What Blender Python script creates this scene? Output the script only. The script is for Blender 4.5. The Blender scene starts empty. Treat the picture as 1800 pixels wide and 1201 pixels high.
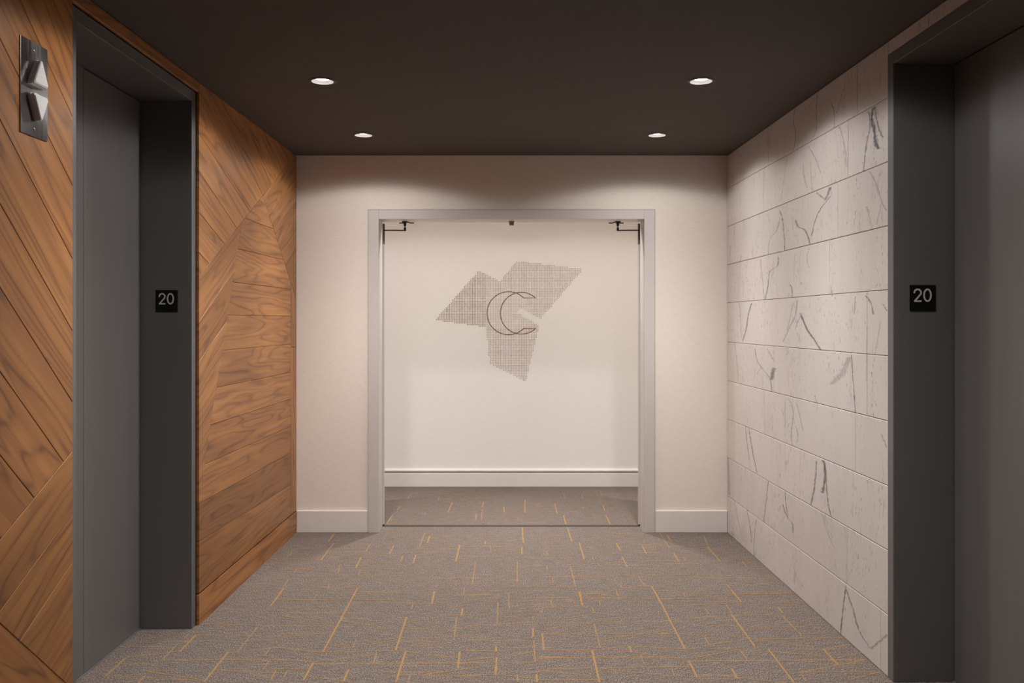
import bpy, bmesh, math, random
from mathutils import Matrix, Vector
random.seed(7)
SC = bpy.context.scene
COL = SC.collection

# ------------------------------------------------------------------ camera, world, exposure
cam_d = bpy.data.cameras.new('camera')
cam_d.sensor_width = 36.0
cam_d.lens = 36.0 * 1565.0 / 1800.0
cam_d.shift_x = 12.0 / 1800.0
cam_d.shift_y = -34.5 / 1800.0
cam_d.clip_start = 0.05
cam = bpy.data.objects.new('camera', cam_d)
COL.objects.link(cam)
cam.location = (0.0, 0.0, 1.418)
cam.rotation_euler = (math.radians(90), 0, 0)
SC.camera = cam

world = bpy.data.worlds.new('world')
SC.world = world
world.use_nodes = True
world.node_tree.nodes['Background'].inputs[0].default_value = (0.02, 0.018, 0.016, 1)
world.node_tree.nodes['Background'].inputs[1].default_value = 0.2

vs = SC.view_settings
vs.view_transform = 'Standard'
vs.look = 'None'
vs.exposure = 0.0
vs.gamma = 1.0
vs.use_curve_mapping = False

LAMP_W = 1.0            # one lobby downlight (scale of the candela table below)
LAMP_HALL = 1.15         # one corridor downlight
LAMP_RGB = (1.0, 0.985, 0.97)
# candela of the recessed reflector downlights against the angle from straight down
CANDELA = [(0, 1080), (8, 1060), (15, 1000), (22, 800), (30, 480), (38, 290), (46, 192), (54, 148), (62, 122), (68, 104), (71, 80), (73, 46), (75, 20), (77, 8), (80, 2), (84, 0), (90, 0)]
LAMP_GAIN = 0.00196

# ------------------------------------------------------------------ measures (metres)
CEIL = 2.54
YB = 6.0                # lobby end wall
YBB = 6.17              # its corridor side
YC = 7.676              # corridor far wall
YF = -1.6               # wall behind the camera
LEFT = Matrix.Translation((-1.406, YB, 0)) @ Matrix.Rotation(-0.01278, 4, 'Z')    # x: into the room, y: along the wall, z: up
RIGHT = Matrix.Translation((1.494, YB, 0)) @ Matrix.Rotation(0.0134, 4, 'Z')      # x: away from the room
OPX0, OPX1, OPZ = -0.850, 0.935, 2.108      # doorway

# ------------------------------------------------------------------ materials
def lin(r, g, b):
    f = lambda c: (c / 255 / 12.92) if c / 255 <= 0.04045 else ((c / 255 + 0.055) / 1.055) ** 2.4
    return (f(r), f(g), f(b), 1.0)

class NT:
    def __init__(self, name):
        self.m = bpy.data.materials.new(name)
        self.m.use_nodes = True
        self.t = self.m.node_tree
        self.b = self.t.nodes['Principled BSDF']
    def n(self, typ, **kw):
        nd = self.t.nodes.new(typ)
        for k, v in kw.items():
            setattr(nd, k, v)
        return nd
    def l(self, a, b):
        self.t.links.new(a, b)
    def put(self, sock, v):
        if hasattr(v, 'is_linked') or isinstance(v, bpy.types.NodeSocket):
            self.l(v, sock)
        else:
            sock.default_value = v
    def math(self, op, a, b=0.0, c=None, clamp=False):
        nd = self.n('ShaderNodeMath', operation=op, use_clamp=clamp)
        self.put(nd.inputs[0], a)
        self.put(nd.inputs[1], b)
        if c is not None:
            self.put(nd.inputs[2], c)
        return nd.outputs[0]
    def rng(self, v, a, b, c=0.0, d=1.0, smooth=True):
        nd = self.n('ShaderNodeMapRange', interpolation_type='SMOOTHSTEP' if smooth else 'LINEAR')
        self.put(nd.inputs[0], v)
        for i, q in enumerate((a, b, c, d)):
            self.put(nd.inputs[i + 1], q)
        return nd.outputs[0]
    def mix(self, f, a, b, typ='MIX'):
        nd = self.n('ShaderNodeMix', data_type='RGBA', blend_type=typ)
        self.put(nd.inputs[0], f)
        self.put(nd.inputs[6], a)
        self.put(nd.inputs[7], b)
        return nd.outputs[2]
    def mapped(self, vec, scale=(1, 1, 1), loc=(0, 0, 0)):
        nd = self.n('ShaderNodeMapping')
        self.l(vec, nd.inputs[0])
        self.put(nd.inputs[1], loc)
        nd.inputs[3].default_value = scale
        return nd.outputs[0]
    def noise(self, vec, scale=1.0, detail=2.0, rough=0.5, dist=0.0):
        nd = self.n('ShaderNodeTexNoise')
        self.l(vec, nd.inputs['Vector'])
        nd.inputs['Scale'].default_value = scale
        nd.inputs['Detail'].default_value = detail
        nd.inputs['Roughness'].default_value = rough
        nd.inputs['Distortion'].default_value = dist
        return nd.outputs[0]
    def bump(self, h, strength=0.2, dist=0.001):
        nd = self.n('ShaderNodeBump')
        nd.inputs['Strength'].default_value = strength
        nd.inputs['Distance'].default_value = dist
        self.l(h, nd.inputs['Height'])
        self.l(nd.outputs[0], self.b.inputs['Normal'])
    def obj(self):
        return self.n('ShaderNodeTexCoord').outputs['Object']
    def pos(self):
        return self.n('ShaderNodeNewGeometry').outputs['Position']
    def rand(self):
        return self.n('ShaderNodeObjectInfo').outputs['Random']

def plain(name, col, rough=0.5, metal=0.0, spec=0.5, var=0.06, scale=30.0, stretch=(1, 1, 1), bump=0.0):
    g = NT(name)
    nz = g.noise(g.mapped(g.pos(), stretch), scale, 3.0, 0.6)
    f = g.rng(nz, 0.3, 0.7, 1.0 - var, 1.0 + var, False)
    cc = g.n('ShaderNodeVectorMath', operation='SCALE')
    cc.inputs[0].default_value = col[:3]
    g.l(f, cc.inputs[3])
    g.l(cc.outputs[0], g.b.inputs['Base Color'])
    g.b.inputs['Roughness'].default_value = rough
    g.b.inputs['Metallic'].default_value = metal
    g.b.inputs['Specular IOR Level'].default_value = spec
    if bump:
        g.bump(nz, bump, 0.0006)
    return g.m

def mat_wood():
    g = NT('walnut_veneer')
    oc = g.obj()
    r = g.rand()
    off = g.n('ShaderNodeCombineXYZ')
    g.l(g.math('MULTIPLY', r, 37.0), off.inputs[0])
    g.l(g.math('MULTIPLY', r, 91.0), off.inputs[1])
    g.l(g.math('MULTIPLY', r, 53.0), off.inputs[2])
    add = g.n('ShaderNodeVectorMath', operation='ADD')
    g.l(oc, add.inputs[0])
    g.l(off.outputs[0], add.inputs[1])
    p = add.outputs[0]
    big = g.noise(g.mapped(p, (0.62, 6.2, 1)), 1.0, 2.2, 0.42, 0.12)       # cathedral figure = contours of a stretched field
    lines = g.math('PINGPONG', g.math('MULTIPLY', big, 25.0), 1.0)
    thin = g.rng(lines, 0.0, 0.36, 1.0, 0.0)
    soft = g.rng(lines, 0.0, 0.9, 1.0, 0.0)
    fib = g.noise(g.mapped(p, (5, 330, 1)), 1.0, 3.0, 0.6)
    streak = g.noise(g.mapped(p, (0.9, 26, 1)), 1.0, 3.0, 0.55)
    tone = g.noise(g.mapped(p, (0.6, 3.0, 1)), 1.0, 1.0)
    base = g.mix(g.rng(streak, 0.3, 0.7), WOOD_A, WOOD_B)
    base = g.mix(g.math('MULTIPLY', soft, 0.38), base, WOOD_C)
    base = g.mix(g.math('MULTIPLY', thin, g.rng(streak, 0.35, 0.65, 0.2, 0.68)), base, WOOD_D)
    base = g.mix(g.rng(fib, 0.52, 0.72, 0.0, 0.36), base, WOOD_D)
    oi = g.n('ShaderNodeObjectInfo')
    sep = g.n('ShaderNodeSeparateColor')
    g.l(oi.outputs['Color'], sep.inputs[0])
    v = g.math('ADD', sep.outputs[0], g.rng(tone, 0.3, 0.7, -0.12, 0.12))
    sc = g.n('ShaderNodeVectorMath', operation='SCALE')
    g.l(base, sc.inputs[0])
    g.l(v, sc.inputs[3])
    g.l(sc.outputs[0], g.b.inputs['Base Color'])
    g.b.inputs['Roughness'].default_value = 0.42
    g.b.inputs['Specular IOR Level'].default_value = 0.35
    g.bump(fib, 0.05, 0.0004)
    return g.m
WOOD_A, WOOD_B, WOOD_C, WOOD_D = lin(177, 122, 70), lin(157, 103, 58), lin(140, 91, 53), lin(104, 66, 42)

VEINS = [[[[5.0848,2.4122],[5.0701,2.4709],[5.0185,2.5371]],0.5,3],[[[4.6757,2.3173],[4.6404,2.3935],[4.6668,2.4706],[4.6404,2.5359]],0.6,3],[[[5.613,2.3075],[5.6002,2.3806]],0.4,3],[[[5.2934,2.3515],[5.1593,2.374]],0.4,3],[[[4.4639,2.0911],[4.5088,2.1527],[4.5212,2.2211]],0.5,3],[[[4.8736,2.0813],[4.807,2.2289],[4.7753,2.2937]],0.3,3],[[[4.3868,2.3262],[4.3381,2.3743],[4.342,2.4595],[4.3153,2.5375]],0.6,3],[[[4.0897,2.3744],[4.0197,2.4428],[3.9743,2.5135]],0.4,3],[[[4.1136,2.3169],[4.1088,2.3605],[4.1623,2.4536]],0.6,3],[[[3.7891,2.0557],[3.7487,2.1831],[3.7221,2.2442],[3.7357,2.3036]],0.8,3],[[[3.6327,2.1243],[3.6706,2.1671],[3.6777,2.2123],[3.7025,2.2626],[3.6777,2.3063]],1,8],[[[3.5971,2.1627],[3.6515,2.2393],[3.6722,2.2989]],0.8,4],[[[3.9679,2.1102],[3.9897,2.2032],[4.0507,2.3084]],0.5,3],[[[4.2801,2.1318],[4.3512,2.2159],[4.4518,2.2941]],0.5,3],[[[4.3962,2.0669],[4.4238,2.2151]],0.4,2.5],[[[4.807,1.7958],[4.8315,1.9274],[4.8794,2.026]],1,3],[[[5.1016,1.8059],[5.0701,1.8845],[4.9509,1.9273],[4.889,1.9913]],0.7,3],[[[5.8281,1.9543],[5.8116,2.0456]],0.5,3],[[[5.9305,1.8057],[5.9162,1.9246]],0.5,4],[[[5.6777,1.8044],[5.6477,1.8402]],0.6,4],[[[4.4238,1.7968],[4.4663,1.8575],[4.5088,1.8876],[4.5971,1.9086],[4.6317,1.9486]],0.85,5],[[[5.1723,1.5436],[5.225,1.7252],[5.2427,1.7898]],0.6,3],[[[5.1658,1.5434],[5.1016,1.6234],[5.0701,1.7031],[4.9242,1.7333],[4.9311,1.7804]],0.9,4.5],[[[4.6872,1.5408],[4.6962,1.595],[4.7341,1.6176]],0.9,3.5],[[[4.6668,1.6297],[4.6492,1.7715]],0.3,2.5],[[[5.6516,1.3133],[5.6698,1.4506],[5.6908,1.538]],0.6,2.5],[[[5.6207,1.2959],[5.5423,1.3755],[5.5039,1.4497],[5.4275,1.5324]],0.9,6],[[[4.841,1.3097],[4.7241,1.3939],[4.6404,1.4565],[4.6144,1.53]],0.7,4],[[[4.7716,1.3692],[4.7341,1.4253],[4.6668,1.5254]],0.5,3],[[[4.2816,1.2839],[4.3643,1.3288],[4.4478,1.3697],[4.5379,1.4383],[4.5631,1.4617]],1,7],[[[4.6404,1.3824],[4.5547,1.4617]],0.6,3],[[[4.4001,1.8434],[4.3558,1.9112],[4.2579,1.973],[4.2193,1.9842],[4.1587,2.0053]],0.9,4],[[[4.2193,1.9949],[4.1552,2.0473]],0.9,8],[[[4.2193,1.9949],[4.2779,2.0221],[4.3381,2.0472]],0.8,5],[[[3.5608,1.8617],[3.6098,1.907],[3.6504,1.9731],[3.7221,2.0459]],0.5,3],[[[3.6558,1.8175],[3.6098,1.907]],0.35,3],[[[3.6998,1.8114],[3.7522,1.9047]],0.4,3],[[[4.4318,1.687],[4.4663,1.7319],[4.4398,1.7868]],0.4,3],[[[4.1371,1.537],[4.1552,1.581]],0.9,2.5],[[[3.6915,1.4487],[3.7221,1.5048],[3.7711,1.5288]],0.8,4],[[[3.5587,1.4612],[3.5971,1.4893]],0.8,3],[[[3.8865,1.4503],[3.8682,1.5292]],0.5,3],[[[5.7172,1.0308],[5.7572,1.1605],[5.8116,1.2825]],0.7,2.5],[[[5.0359,1.0254],[5.0597,1.0915],[5.0911,1.1057],[5.2238,1.151],[5.322,1.1949],[5.3567,1.2571]],0.8,4],[[[5.0462,1.0891],[5.0246,1.113],[4.9931,1.1596]],0.9,16],[[[4.9931,1.1979],[5.1228,1.2642]],0.7,3],[[[5.3335,1.1021],[5.2238,1.151]],0.6,3],[[[4.697,0.7649],[4.6962,0.8599],[4.6686,0.924],[4.7846,1.0083]],0.7,3],[[[4.6057,0.797],[4.6144,0.8563],[4.658,0.8763]],0.7,3],[[[4.5254,0.8671],[4.623,1.0027]],0.6,3],[[[4.8014,0.8474],[4.8005,1.0008]],0.4,3],[[[5.4758,0.5692],[5.5298,0.6866],[5.5548,0.7649]],0.8,4],[[[5.3186,0.5157],[5.4395,0.6846],[5.4904,0.7655]],0.95,5],[[[3.8712,1.0173],[3.9,1.1872],[3.9137,1.273]],0.9,2.5],[[[4.1482,1.1264],[4.0105,1.1925],[3.9362,1.2621]],0.45,16],[[[3.7562,1.166],[3.7527,1.3988]],0.3,2.5],[[[3.6738,1.2818],[3.6156,1.4249]],0.3,3],[[[4.3381,1.0299],[4.3643,1.0583]],0.7,3],[[[3.5577,0.9133],[3.613,0.9632]],0.5,4],[[[5.9419,0.2638],[5.9592,0.3823],[5.9779,0.5051]],0.5,14],[[[5.1843,0.2533],[5.1464,0.3539],[5.0963,0.5062]],0.9,3],[[[4.7523,0.3643],[4.7893,0.4418],[4.7958,0.5048]],0.8,4],[[[4.6845,0.3105],[4.689,0.3574],[4.7633,0.3692],[4.841,0.4251]],0.9,5],[[[5.5964,0.0359],[5.7331,0.1468],[5.8116,0.252]],0.6,3],[[[5.4239,0.0698],[5.4395,0.1233],[5.5249,0.2509]],0.9,4],[[[5.3742,0.0032],[5.3684,0.1248],[5.3278,0.2367]],0.7,3],[[[4.4615,0.0696],[4.6792,0.0875]],0.4,3],[[[4.4135,0.5108],[4.3535,0.6458],[4.3381,0.7389]],0.8,5],[[[4.2668,0.5985],[4.2243,0.7108],[4.252,0.7578]],1,8],[[[4.1503,0.5084],[4.1977,0.6013],[4.2121,0.7225]],0.8,3.5],[[[4.0769,0.3656],[4.1977,0.4264],[4.2668,0.5047]],0.4,3.5],[[[4.0394,-0.0016],[4.0131,0.1059],[3.9762,0.2399]],0.9,3],[[[3.7109,0.0546],[3.8333,0.0904],[3.8927,0.1544],[3.9743,0.2257]],0.8,5],[[[3.7109,0.0546],[3.5577,0.1677]],0.6,4]]
def mat_marble(veins):
    g = NT('white_marble')
    pos = g.pos()
    r = g.rand()
    # gentle warp so that the veins wander
    w1 = g.math('SUBTRACT', g.noise(pos, 34.0, 4.0, 0.65), 0.5)
    w2 = g.math('SUBTRACT', g.noise(g.mapped(pos, loc=(5, 3, 1)), 9.0, 2.0), 0.5)
    sp = g.n('ShaderNodeSeparateXYZ')
    g.l(pos, sp.inputs[0])
    u = g.math('ADD', sp.outputs[1], g.math('ADD', g.math('MULTIPLY', w1, 0.030), g.math('MULTIPLY', w2, 0.010)))
    v = sp.outputs[2]
    brk = g.noise(pos, 70.0, 3.0, 0.6)
    wid = g.rng(brk, 0.25, 0.75, 0.35, 1.7, False)
    acc = None
    for pts, s, w in veins:
        v0, v1 = pts[0][1], pts[-1][1]
        us = [q[0] for q in pts]
        a, b = min(us) - 0.02, max(us) + 0.02
        tm = g.n('ShaderNodeMapRange', clamp=True)
        g.l(v, tm.inputs[0])
        tm.inputs[1].default_value, tm.inputs[2].default_value = v0, v1
        fc = g.n('ShaderNodeFloatCurve')
        cv = fc.mapping.curves[0]
        co = [((q[1] - v0) / (v1 - v0), (q[0] - a) / (b - a)) for q in pts]
        cv.points[0].location = co[0]
        cv.points[1].location = co[-1]
        for q in co[1:-1]:
            cv.points.new(*q)
        for q in cv.points:
            q.handle_type = 'AUTO'
        fc.mapping.update()
        g.l(tm.outputs[0], fc.inputs[1])
        c = g.math('MULTIPLY_ADD', fc.outputs[0], b - a, a)
        d = g.math('DIVIDE', g.math('ABSOLUTE', g.math('SUBTRACT', u, c)), wid)
        k = g.rng(d, w * 0.0006, w * 0.0030, s, 0.0)
        # inside the vein's own height only
        m = g.math('LESS_THAN', g.math('ABSOLUTE', g.math('SUBTRACT', v, (v0 + v1) / 2)), (v1 - v0) / 2)
        k = g.math('MULTIPLY', k, m)
        acc = k if acc is None else g.math('MAXIMUM', acc, k)
    acc = g.math('MULTIPLY', acc, g.rng(brk, 0.3, 0.55, 0.55, 1.0)) if acc is not None else 0.0
    # flecks and faint hairlines, different on each slab
    off = g.n('ShaderNodeCombineXYZ')
    for i, q in enumerate((0.0, 19.0, 43.0)):
        g.l(g.math('MULTIPLY', r, q), off.inputs[i])
    ad = g.n('ShaderNodeVectorMath', operation='ADD')
    g.l(pos, ad.inputs[0])
    g.l(off.outputs[0], ad.inputs[1])
    p = ad.outputs[0]
    area = g.rng(g.noise(g.mapped(p, (1, 5, 1.6)), 1.0, 2.0), 0.42, 0.62)
    fl = g.rng(g.noise(g.mapped(p, (60, 100, 38)), 1.0, 2.0, 0.55), 0.63, 0.72)
    fl = g.math('MULTIPLY', fl, g.math('MULTIPLY_ADD', area, 0.65, 0.12))
    hn = g.noise(g.mapped(p, (4, 13, 2.6)), 1.0, 3.0, 0.55, 0.4)
    hair = g.rng(g.math('ABSOLUTE', g.math('SUBTRACT', hn, 0.5)), 0.0, 0.010, 0.42, 0.0)
    hair = g.math('MULTIPLY', hair, g.rng(g.noise(g.mapped(p, (1, 7, 5)), 1.0, 2.0), 0.44, 0.58))
    cloud = g.rng(g.noise(g.mapped(p, (3, 9, 3)), 1.0, 3.0), 0.35, 0.75, 0.0, 0.22)
    tot = g.math('MAXIMUM', g.math('MAXIMUM', acc, fl), hair)
    base = g.mix(cloud, lin(211, 202, 196), lin(194, 184, 178))
    base = g.mix(tot, base, lin(96, 92, 92))
    sc = g.n('ShaderNodeVectorMath', operation='SCALE')
    g.l(base, sc.inputs[0])
    g.l(g.rng(r, 0.0, 1.0, 0.95, 1.03, False), sc.inputs[3])
    g.l(sc.outputs[0], g.b.inputs['Base Color'])
    g.b.inputs['Roughness'].default_value = 0.32
    g.b.inputs['Specular IOR Level'].default_value = 0.35
    return g.m

def mat_carpet():
    g = NT('loop_carpet')
    pos = g.pos()
    f1 = g.noise(g.mapped(pos, (240, 115, 1)), 1.0, 2.0, 0.75)
    f2 = g.noise(g.mapped(pos, (14, 75, 1)), 1.0, 3.0, 0.65)        # rows of loops run across the hall
    f3 = g.noise(g.mapped(pos, (3, 9, 1)), 1.0, 2.0)
    c = g.mix(g.rng(f2, 0.3, 0.7), lin(112, 101, 94), lin(140, 125, 114))
    c = g.mix(g.rng(f1, 0.40, 0.62, 0.9, 0.0), c, lin(74, 66, 62))
    c = g.mix(g.rng(f1, 0.56, 0.70, 0.0, 0.65), c, lin(176, 160, 147))
    c = g.mix(g.rng(f3, 0.4, 0.75, 0.0, 0.16), c, lin(104, 92, 84))
    # faint ochre rows woven in between
    row = g.rng(g.noise(g.mapped(pos, (1.7, 60, 1), (3, 1, 0)), 1.0, 2.0), 0.64, 0.70, 0.0, 0.40)
    c = g.mix(row, c, lin(158, 122, 78))
    g.l(c, g.b.inputs['Base Color'])
    g.b.inputs['Roughness'].default_value = 1.0
    g.b.inputs['Specular IOR Level'].default_value = 0.05
    g.bump(f1, 0.6, 0.002)
    return g.m

def mat_yarn(name, col, lo):
    g = NT(name)
    pos = g.pos()
    f = g.noise(g.mapped(pos, (230, 120, 1)), 1.0, 2.0, 0.7)
    b = g.noise(g.mapped(pos, (16, 16, 1)), 1.0, 2.0, 0.6)
    k = g.math('MULTIPLY', g.rng(f, 0.30, 0.55, 0.35, 1.0), g.rng(b, 0.36, 0.56, lo, 1.0))
    c = g.mix(k, lin(116, 104, 96), col)
    g.l(c, g.b.inputs['Base Color'])
    g.b.inputs['Roughness'].default_value = 1.0
    g.b.inputs['Specular IOR Level'].default_value = 0.05
    g.bump(f, 0.5, 0.002)
    return g.m

def mat_wallcovering(name, ca, cb):
    g = NT(name)
    pos = g.pos()
    th = g.noise(g.mapped(pos, (18, 18, 420)), 1.0, 3.0, 0.65)      # horizontal linen threads
    th2 = g.noise(g.mapped(pos, (420, 420, 30)), 1.0, 2.0, 0.6)
    t = g.math('MULTIPLY_ADD', th2, 0.4, g.math('MULTIPLY', th, 0.6))
    c = g.mix(g.rng(t, 0.35, 0.65), ca, cb)
    g.l(c, g.b.inputs['Base Color'])
    g.b.inputs['Roughness'].default_value = 0.85
    g.b.inputs['Specular IOR Level'].default_value = 0.15
    g.bump(t, 0.12, 0.0008)
    return g.m

def mat_emit(name, col, s):
    g = NT(name)
    g.b.inputs['Base Color'].default_value = (0.9, 0.88, 0.85, 1)
    g.b.inputs['Emission Color'].default_value = col
    g.b.inputs['Emission Strength'].default_value = s
    return g.m

def mat_lens():
    g = NT('frosted_lens')
    nz = g.noise(g.mapped(g.obj(), (1, 260, 260)), 1.0, 2.0)
    c = g.mix(g.rng(nz, 0.35, 0.65), lin(222, 218, 218), lin(230, 227, 227))
    g.l(c, g.b.inputs['Base Color'])
    g.b.inputs['Roughness'].default_value = 0.35
    g.b.inputs['Subsurface Weight'].default_value = 1.0
    g.b.inputs['Subsurface Radius'].default_value = (0.12, 0.12, 0.12)
    return g.m

def mat_brushed(name, col, rough, axis_scale):
    g = NT(name)
    nz = g.noise(g.mapped(g.obj(), axis_scale), 1.0, 2.0)
    c = g.mix(nz, col, tuple(min(1, q * 1.25) for q in col[:3]) + (1,))
    g.l(c, g.b.inputs['Base Color'])
    g.b.inputs['Metallic'].default_value = 1.0
    g.l(g.rng(nz, 0.2, 0.8, rough * 0.8, rough * 1.2, False), g.b.inputs['Roughness'])
    g.b.inputs['Anisotropic'].default_value = 0.5
    return g.m

M = {}
M['wood'] = mat_wood()
M['marble'] = mat_marble([])
M['carpet'] = mat_carpet()
M['yarn_bold'] = mat_yarn('ochre_yarn', lin(154, 119, 74), 0.7)
M['yarn_fine'] = mat_yarn('faint_ochre_yarn', lin(150, 116, 74), 0.35)
M['linen'] = mat_wallcovering('linen_wallcovering', lin(229, 217, 207), lin(239, 229, 220))
M['linen_hall'] = mat_wallcovering('cream_wallcovering', lin(236, 230, 225), lin(241, 236, 231))
M['ceiling'] = plain('dark_ceiling_paint', lin(88, 81, 77), 0.8, spec=0.2, var=0.03, scale=8)
M['white'] = plain('white_trim_paint', lin(206, 198, 193), 0.38, spec=0.4, var=0.015, scale=12)
M['skirting'] = plain('white_skirting_paint', lin(228, 220, 215), 0.36, spec=0.4, var=0.015, scale=12)
M['hallceil'] = plain('white_ceiling_paint', lin(228, 222, 214), 0.85, spec=0.2, var=0.02)
M['steel_paint'] = plain('charcoal_enamel', lin(104, 102, 101), 0.42, spec=0.5, var=0.03, scale=14, stretch=(1, 1, 0.25))
M['panel_paint'] = plain('charcoal_door_enamel', lin(104, 101, 99), 0.40, spec=0.5, var=0.03, scale=14, stretch=(1, 1, 0.15))
M['black'] = plain('black_plastic', lin(9, 9, 9), 0.45, spec=0.3, var=0.1)
M['gap'] = plain('dark_backing', lin(26, 22, 20), 0.9, spec=0.1, var=0.1)
M['figure'] = plain('grey_raised_numeral', lin(205, 200, 198), 0.5, var=0.02)
M['grout'] = plain('pale_grout', lin(180, 170, 163), 0.9, spec=0.1, var=0.05, scale=90)
M['dark_metal'] = plain('bronze_hardware', lin(58, 48, 42), 0.42, metal=0.6, var=0.1)
M['hinge'] = plain('bronze_pivot', lin(112, 98, 88), 0.5, metal=0.3, var=0.05)
M['nickel'] = plain('nickel_hardware', lin(170, 160, 150), 0.35, metal=0.9, var=0.05)
M['sill'] = plain('aluminium_sill', lin(170, 168, 165), 0.4, metal=0.8, var=0.05, scale=60)
M['strip'] = plain('dark_rubber_strip', lin(52, 46, 45), 0.8, var=0.05)
M['plate'] = mat_brushed('brushed_steel', (0.20, 0.19, 0.185, 1), 0.30, (60, 6, 500))
M['lens'] = mat_lens()
M['trim_ring'] = plain('bronze_trim_ring', lin(24, 19, 17), 0.5, var=0.05)
M['reflector'] = plain('white_reflector', lin(196, 192, 189), 0.5, var=0.01)
M['glow'] = mat_emit('lit_lens', (1.0, 0.97, 0.94, 1), 9.0)
M['mark'] = plain('taupe_print', lin(196, 172, 163), 0.8, spec=0.1, var=0.08, scale=60)
M['mark_dense'] = plain('taupe_dense_print', lin(186, 160, 151), 0.8, spec=0.1, var=0.08, scale=60)
M['emblem'] = plain('umber_print', lin(132, 106, 98), 0.7, spec=0.1, var=0.03)

# ------------------------------------------------------------------ builders
def link(name, bm, mat, parent=None, mw=None, smooth=False):
    me = bpy.data.meshes.new(name)
    bmesh.ops.recalc_face_normals(bm, faces=bm.faces[:])
    bm.to_mesh(me)
    bm.free()
    for p in me.polygons:
        p.use_smooth = smooth
    me.materials.append(M[mat])
    o = bpy.data.objects.new(name, me)
    COL.objects.link(o)
    if parent:
        o.parent = parent
    if mw is not None:
        o.matrix_local = mw
    return o

def box(bm, x0, x1, y0, y1, z0, z1, bev=0.0):
    vs_ = [bm.verts.new((x, y, z)) for x in (x0, x1) for y in (y0, y1) for z in (z0, z1)]
    fs = [bm.faces.new([vs_[i] for i in q]) for q in ((0, 1, 3, 2), (4, 6, 7, 5), (0, 4, 5, 1), (2, 3, 7, 6), (0, 2, 6, 4), (1, 5, 7, 3))]
    if bev:
        es = list({e for f in fs for e in f.edges})
        bmesh.ops.bevel(bm, geom=es, offset=bev, segments=2, profile=0.5, affect='EDGES')

def boxes(name, lst, mat, parent=None, mw=None, bev=0.0):
    bm = bmesh.new()
    for b in lst:
        box(bm, *b, bev=bev)
    return link(name, bm, mat, parent, mw)

def prism(bm, pts, z0, z1, inset=0.0, bevel=0.0):
    """polygon in x,y raised along z; the top is inset by `bevel`"""
    def off(poly, d):
        if d <= 0:
            return poly
        n = len(poly)
        ar = sum(poly[i][0] * poly[(i + 1) % n][1] - poly[(i + 1) % n][0] * poly[i][1] for i in range(n))
        s = 1 if ar > 0 else -1
        res = []
        for i in range(n):
            p0, p1, p2 = Vector(poly[i - 1]), Vector(poly[i]), Vector(poly[(i + 1) % n])
            a, b = (p1 - p0).normalized(), (p2 - p1).normalized()
            na, nb = Vector((-a.y, a.x)) * s, Vector((-b.y, b.x)) * s
            k = (na + nb)
            k = k / max(0.25, (1 + na.dot(nb)))
            res.append(tuple(p1 + k * d))
        return res
    pts = off(pts, inset)
    top = off(pts, bevel)
    rings = [[bm.verts.new((x, y, z0)) for x, y in pts]]
    if bevel:
        rings.append([bm.verts.new((x, y, z1 - bevel)) for x, y in pts])
    rings.append([bm.verts.new((x, y, z1)) for x, y in top])
    n = len(pts)
    for a, b in zip(rings, rings[1:]):
        for i in range(n):
            bm.faces.new((a[i], a[(i + 1) % n], b[(i + 1) % n], b[i]))
    bm.faces.new(rings[-1])
    bm.faces.new(rings[0][::-1])

def lathe(bm, prof, seg=32, c=(0, 0, 0), close=False):
    rings = []
    for r, z in prof:
        rings.append([bm.verts.new((c[0] + r * math.cos(2 * math.pi * i / seg), c[1] + r * math.sin(2 * math.pi * i / seg), c[2] + z)) for i in range(seg)])
    for a, b in zip(rings, rings[1:]):
        for i in range(seg):
            bm.faces.new((a[i], a[(i + 1) % seg], b[(i + 1) % seg], b[i]))
    if close:
        bm.faces.new(rings[0][::-1])
        bm.faces.new(rings[-1])

def tube(bm, pts, r, seg=10):
    rings = []
    n = len(pts)
    for i, p in enumerate(pts):
        p = Vector(p)
        d = (Vector(pts[min(i + 1, n - 1)]) - Vector(pts[max(i - 1, 0)])).normalized()
        a = d.orthogonal().normalized() if i == 0 else (rings_a - d * rings_a.dot(d)).normalized()
        rings_a = a
        b = d.cross(a)
        rings.append([bm.verts.new(p + (a * math.cos(2 * math.pi * k / seg) + b * math.sin(2 * math.pi * k / seg)) * r) for k in range(seg)])
    for a, b in zip(rings, rings[1:]):
        for i in range(seg):
            bm.faces.new((a[i], a[(i + 1) % seg], b[(i + 1) % seg], b[i]))
    bm.faces.new(rings[0][::-1])
    bm.faces.new(rings[-1])

def ribbon(bm, pts, w, z0, z1):
    """flat line of width w through 2-D points, raised from z0 to z1, mitred"""
    n = len(pts)
    Ls, Rs = [], []
    for i in range(n):
        p = Vector(pts[i])
        d0 = (p - Vector(pts[i - 1])).normalized() if i else None
        d1 = (Vector(pts[i + 1]) - p).normalized() if i < n - 1 else None
        d0 = d0 or d1
        d1 = d1 or d0
        n0, n1 = Vector((-d0.y, d0.x)), Vector((-d1.y, d1.x))
        k = (n0 + n1)
        k = k / max(0.35, 1 + n0.dot(n1)) * (w / 2)
        Ls.append(p + k)
        Rs.append(p - k)
    mk = lambda q, z: bm.verts.new((q.x, q.y, z))
    a = [[mk(q, z) for q in Ls] for z in (z0, z1)]
    b = [[mk(q, z) for q in Rs] for z in (z0, z1)]
    for i in range(n - 1):
        bm.faces.new((a[1][i], b[1][i], b[1][i + 1], a[1][i + 1]))
        bm.faces.new((a[0][i], a[0][i + 1], b[0][i + 1], b[0][i]))
        bm.faces.new((a[0][i], a[1][i], a[1][i + 1], a[0][i + 1]))
        bm.faces.new((b[0][i], b[0][i + 1], b[1][i + 1], b[1][i]))
    bm.faces.new((a[0][0], b[0][0], b[1][0], a[1][0]))
    bm.faces.new((a[0][-1], a[1][-1], b[1][-1], b[0][-1]))

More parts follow.
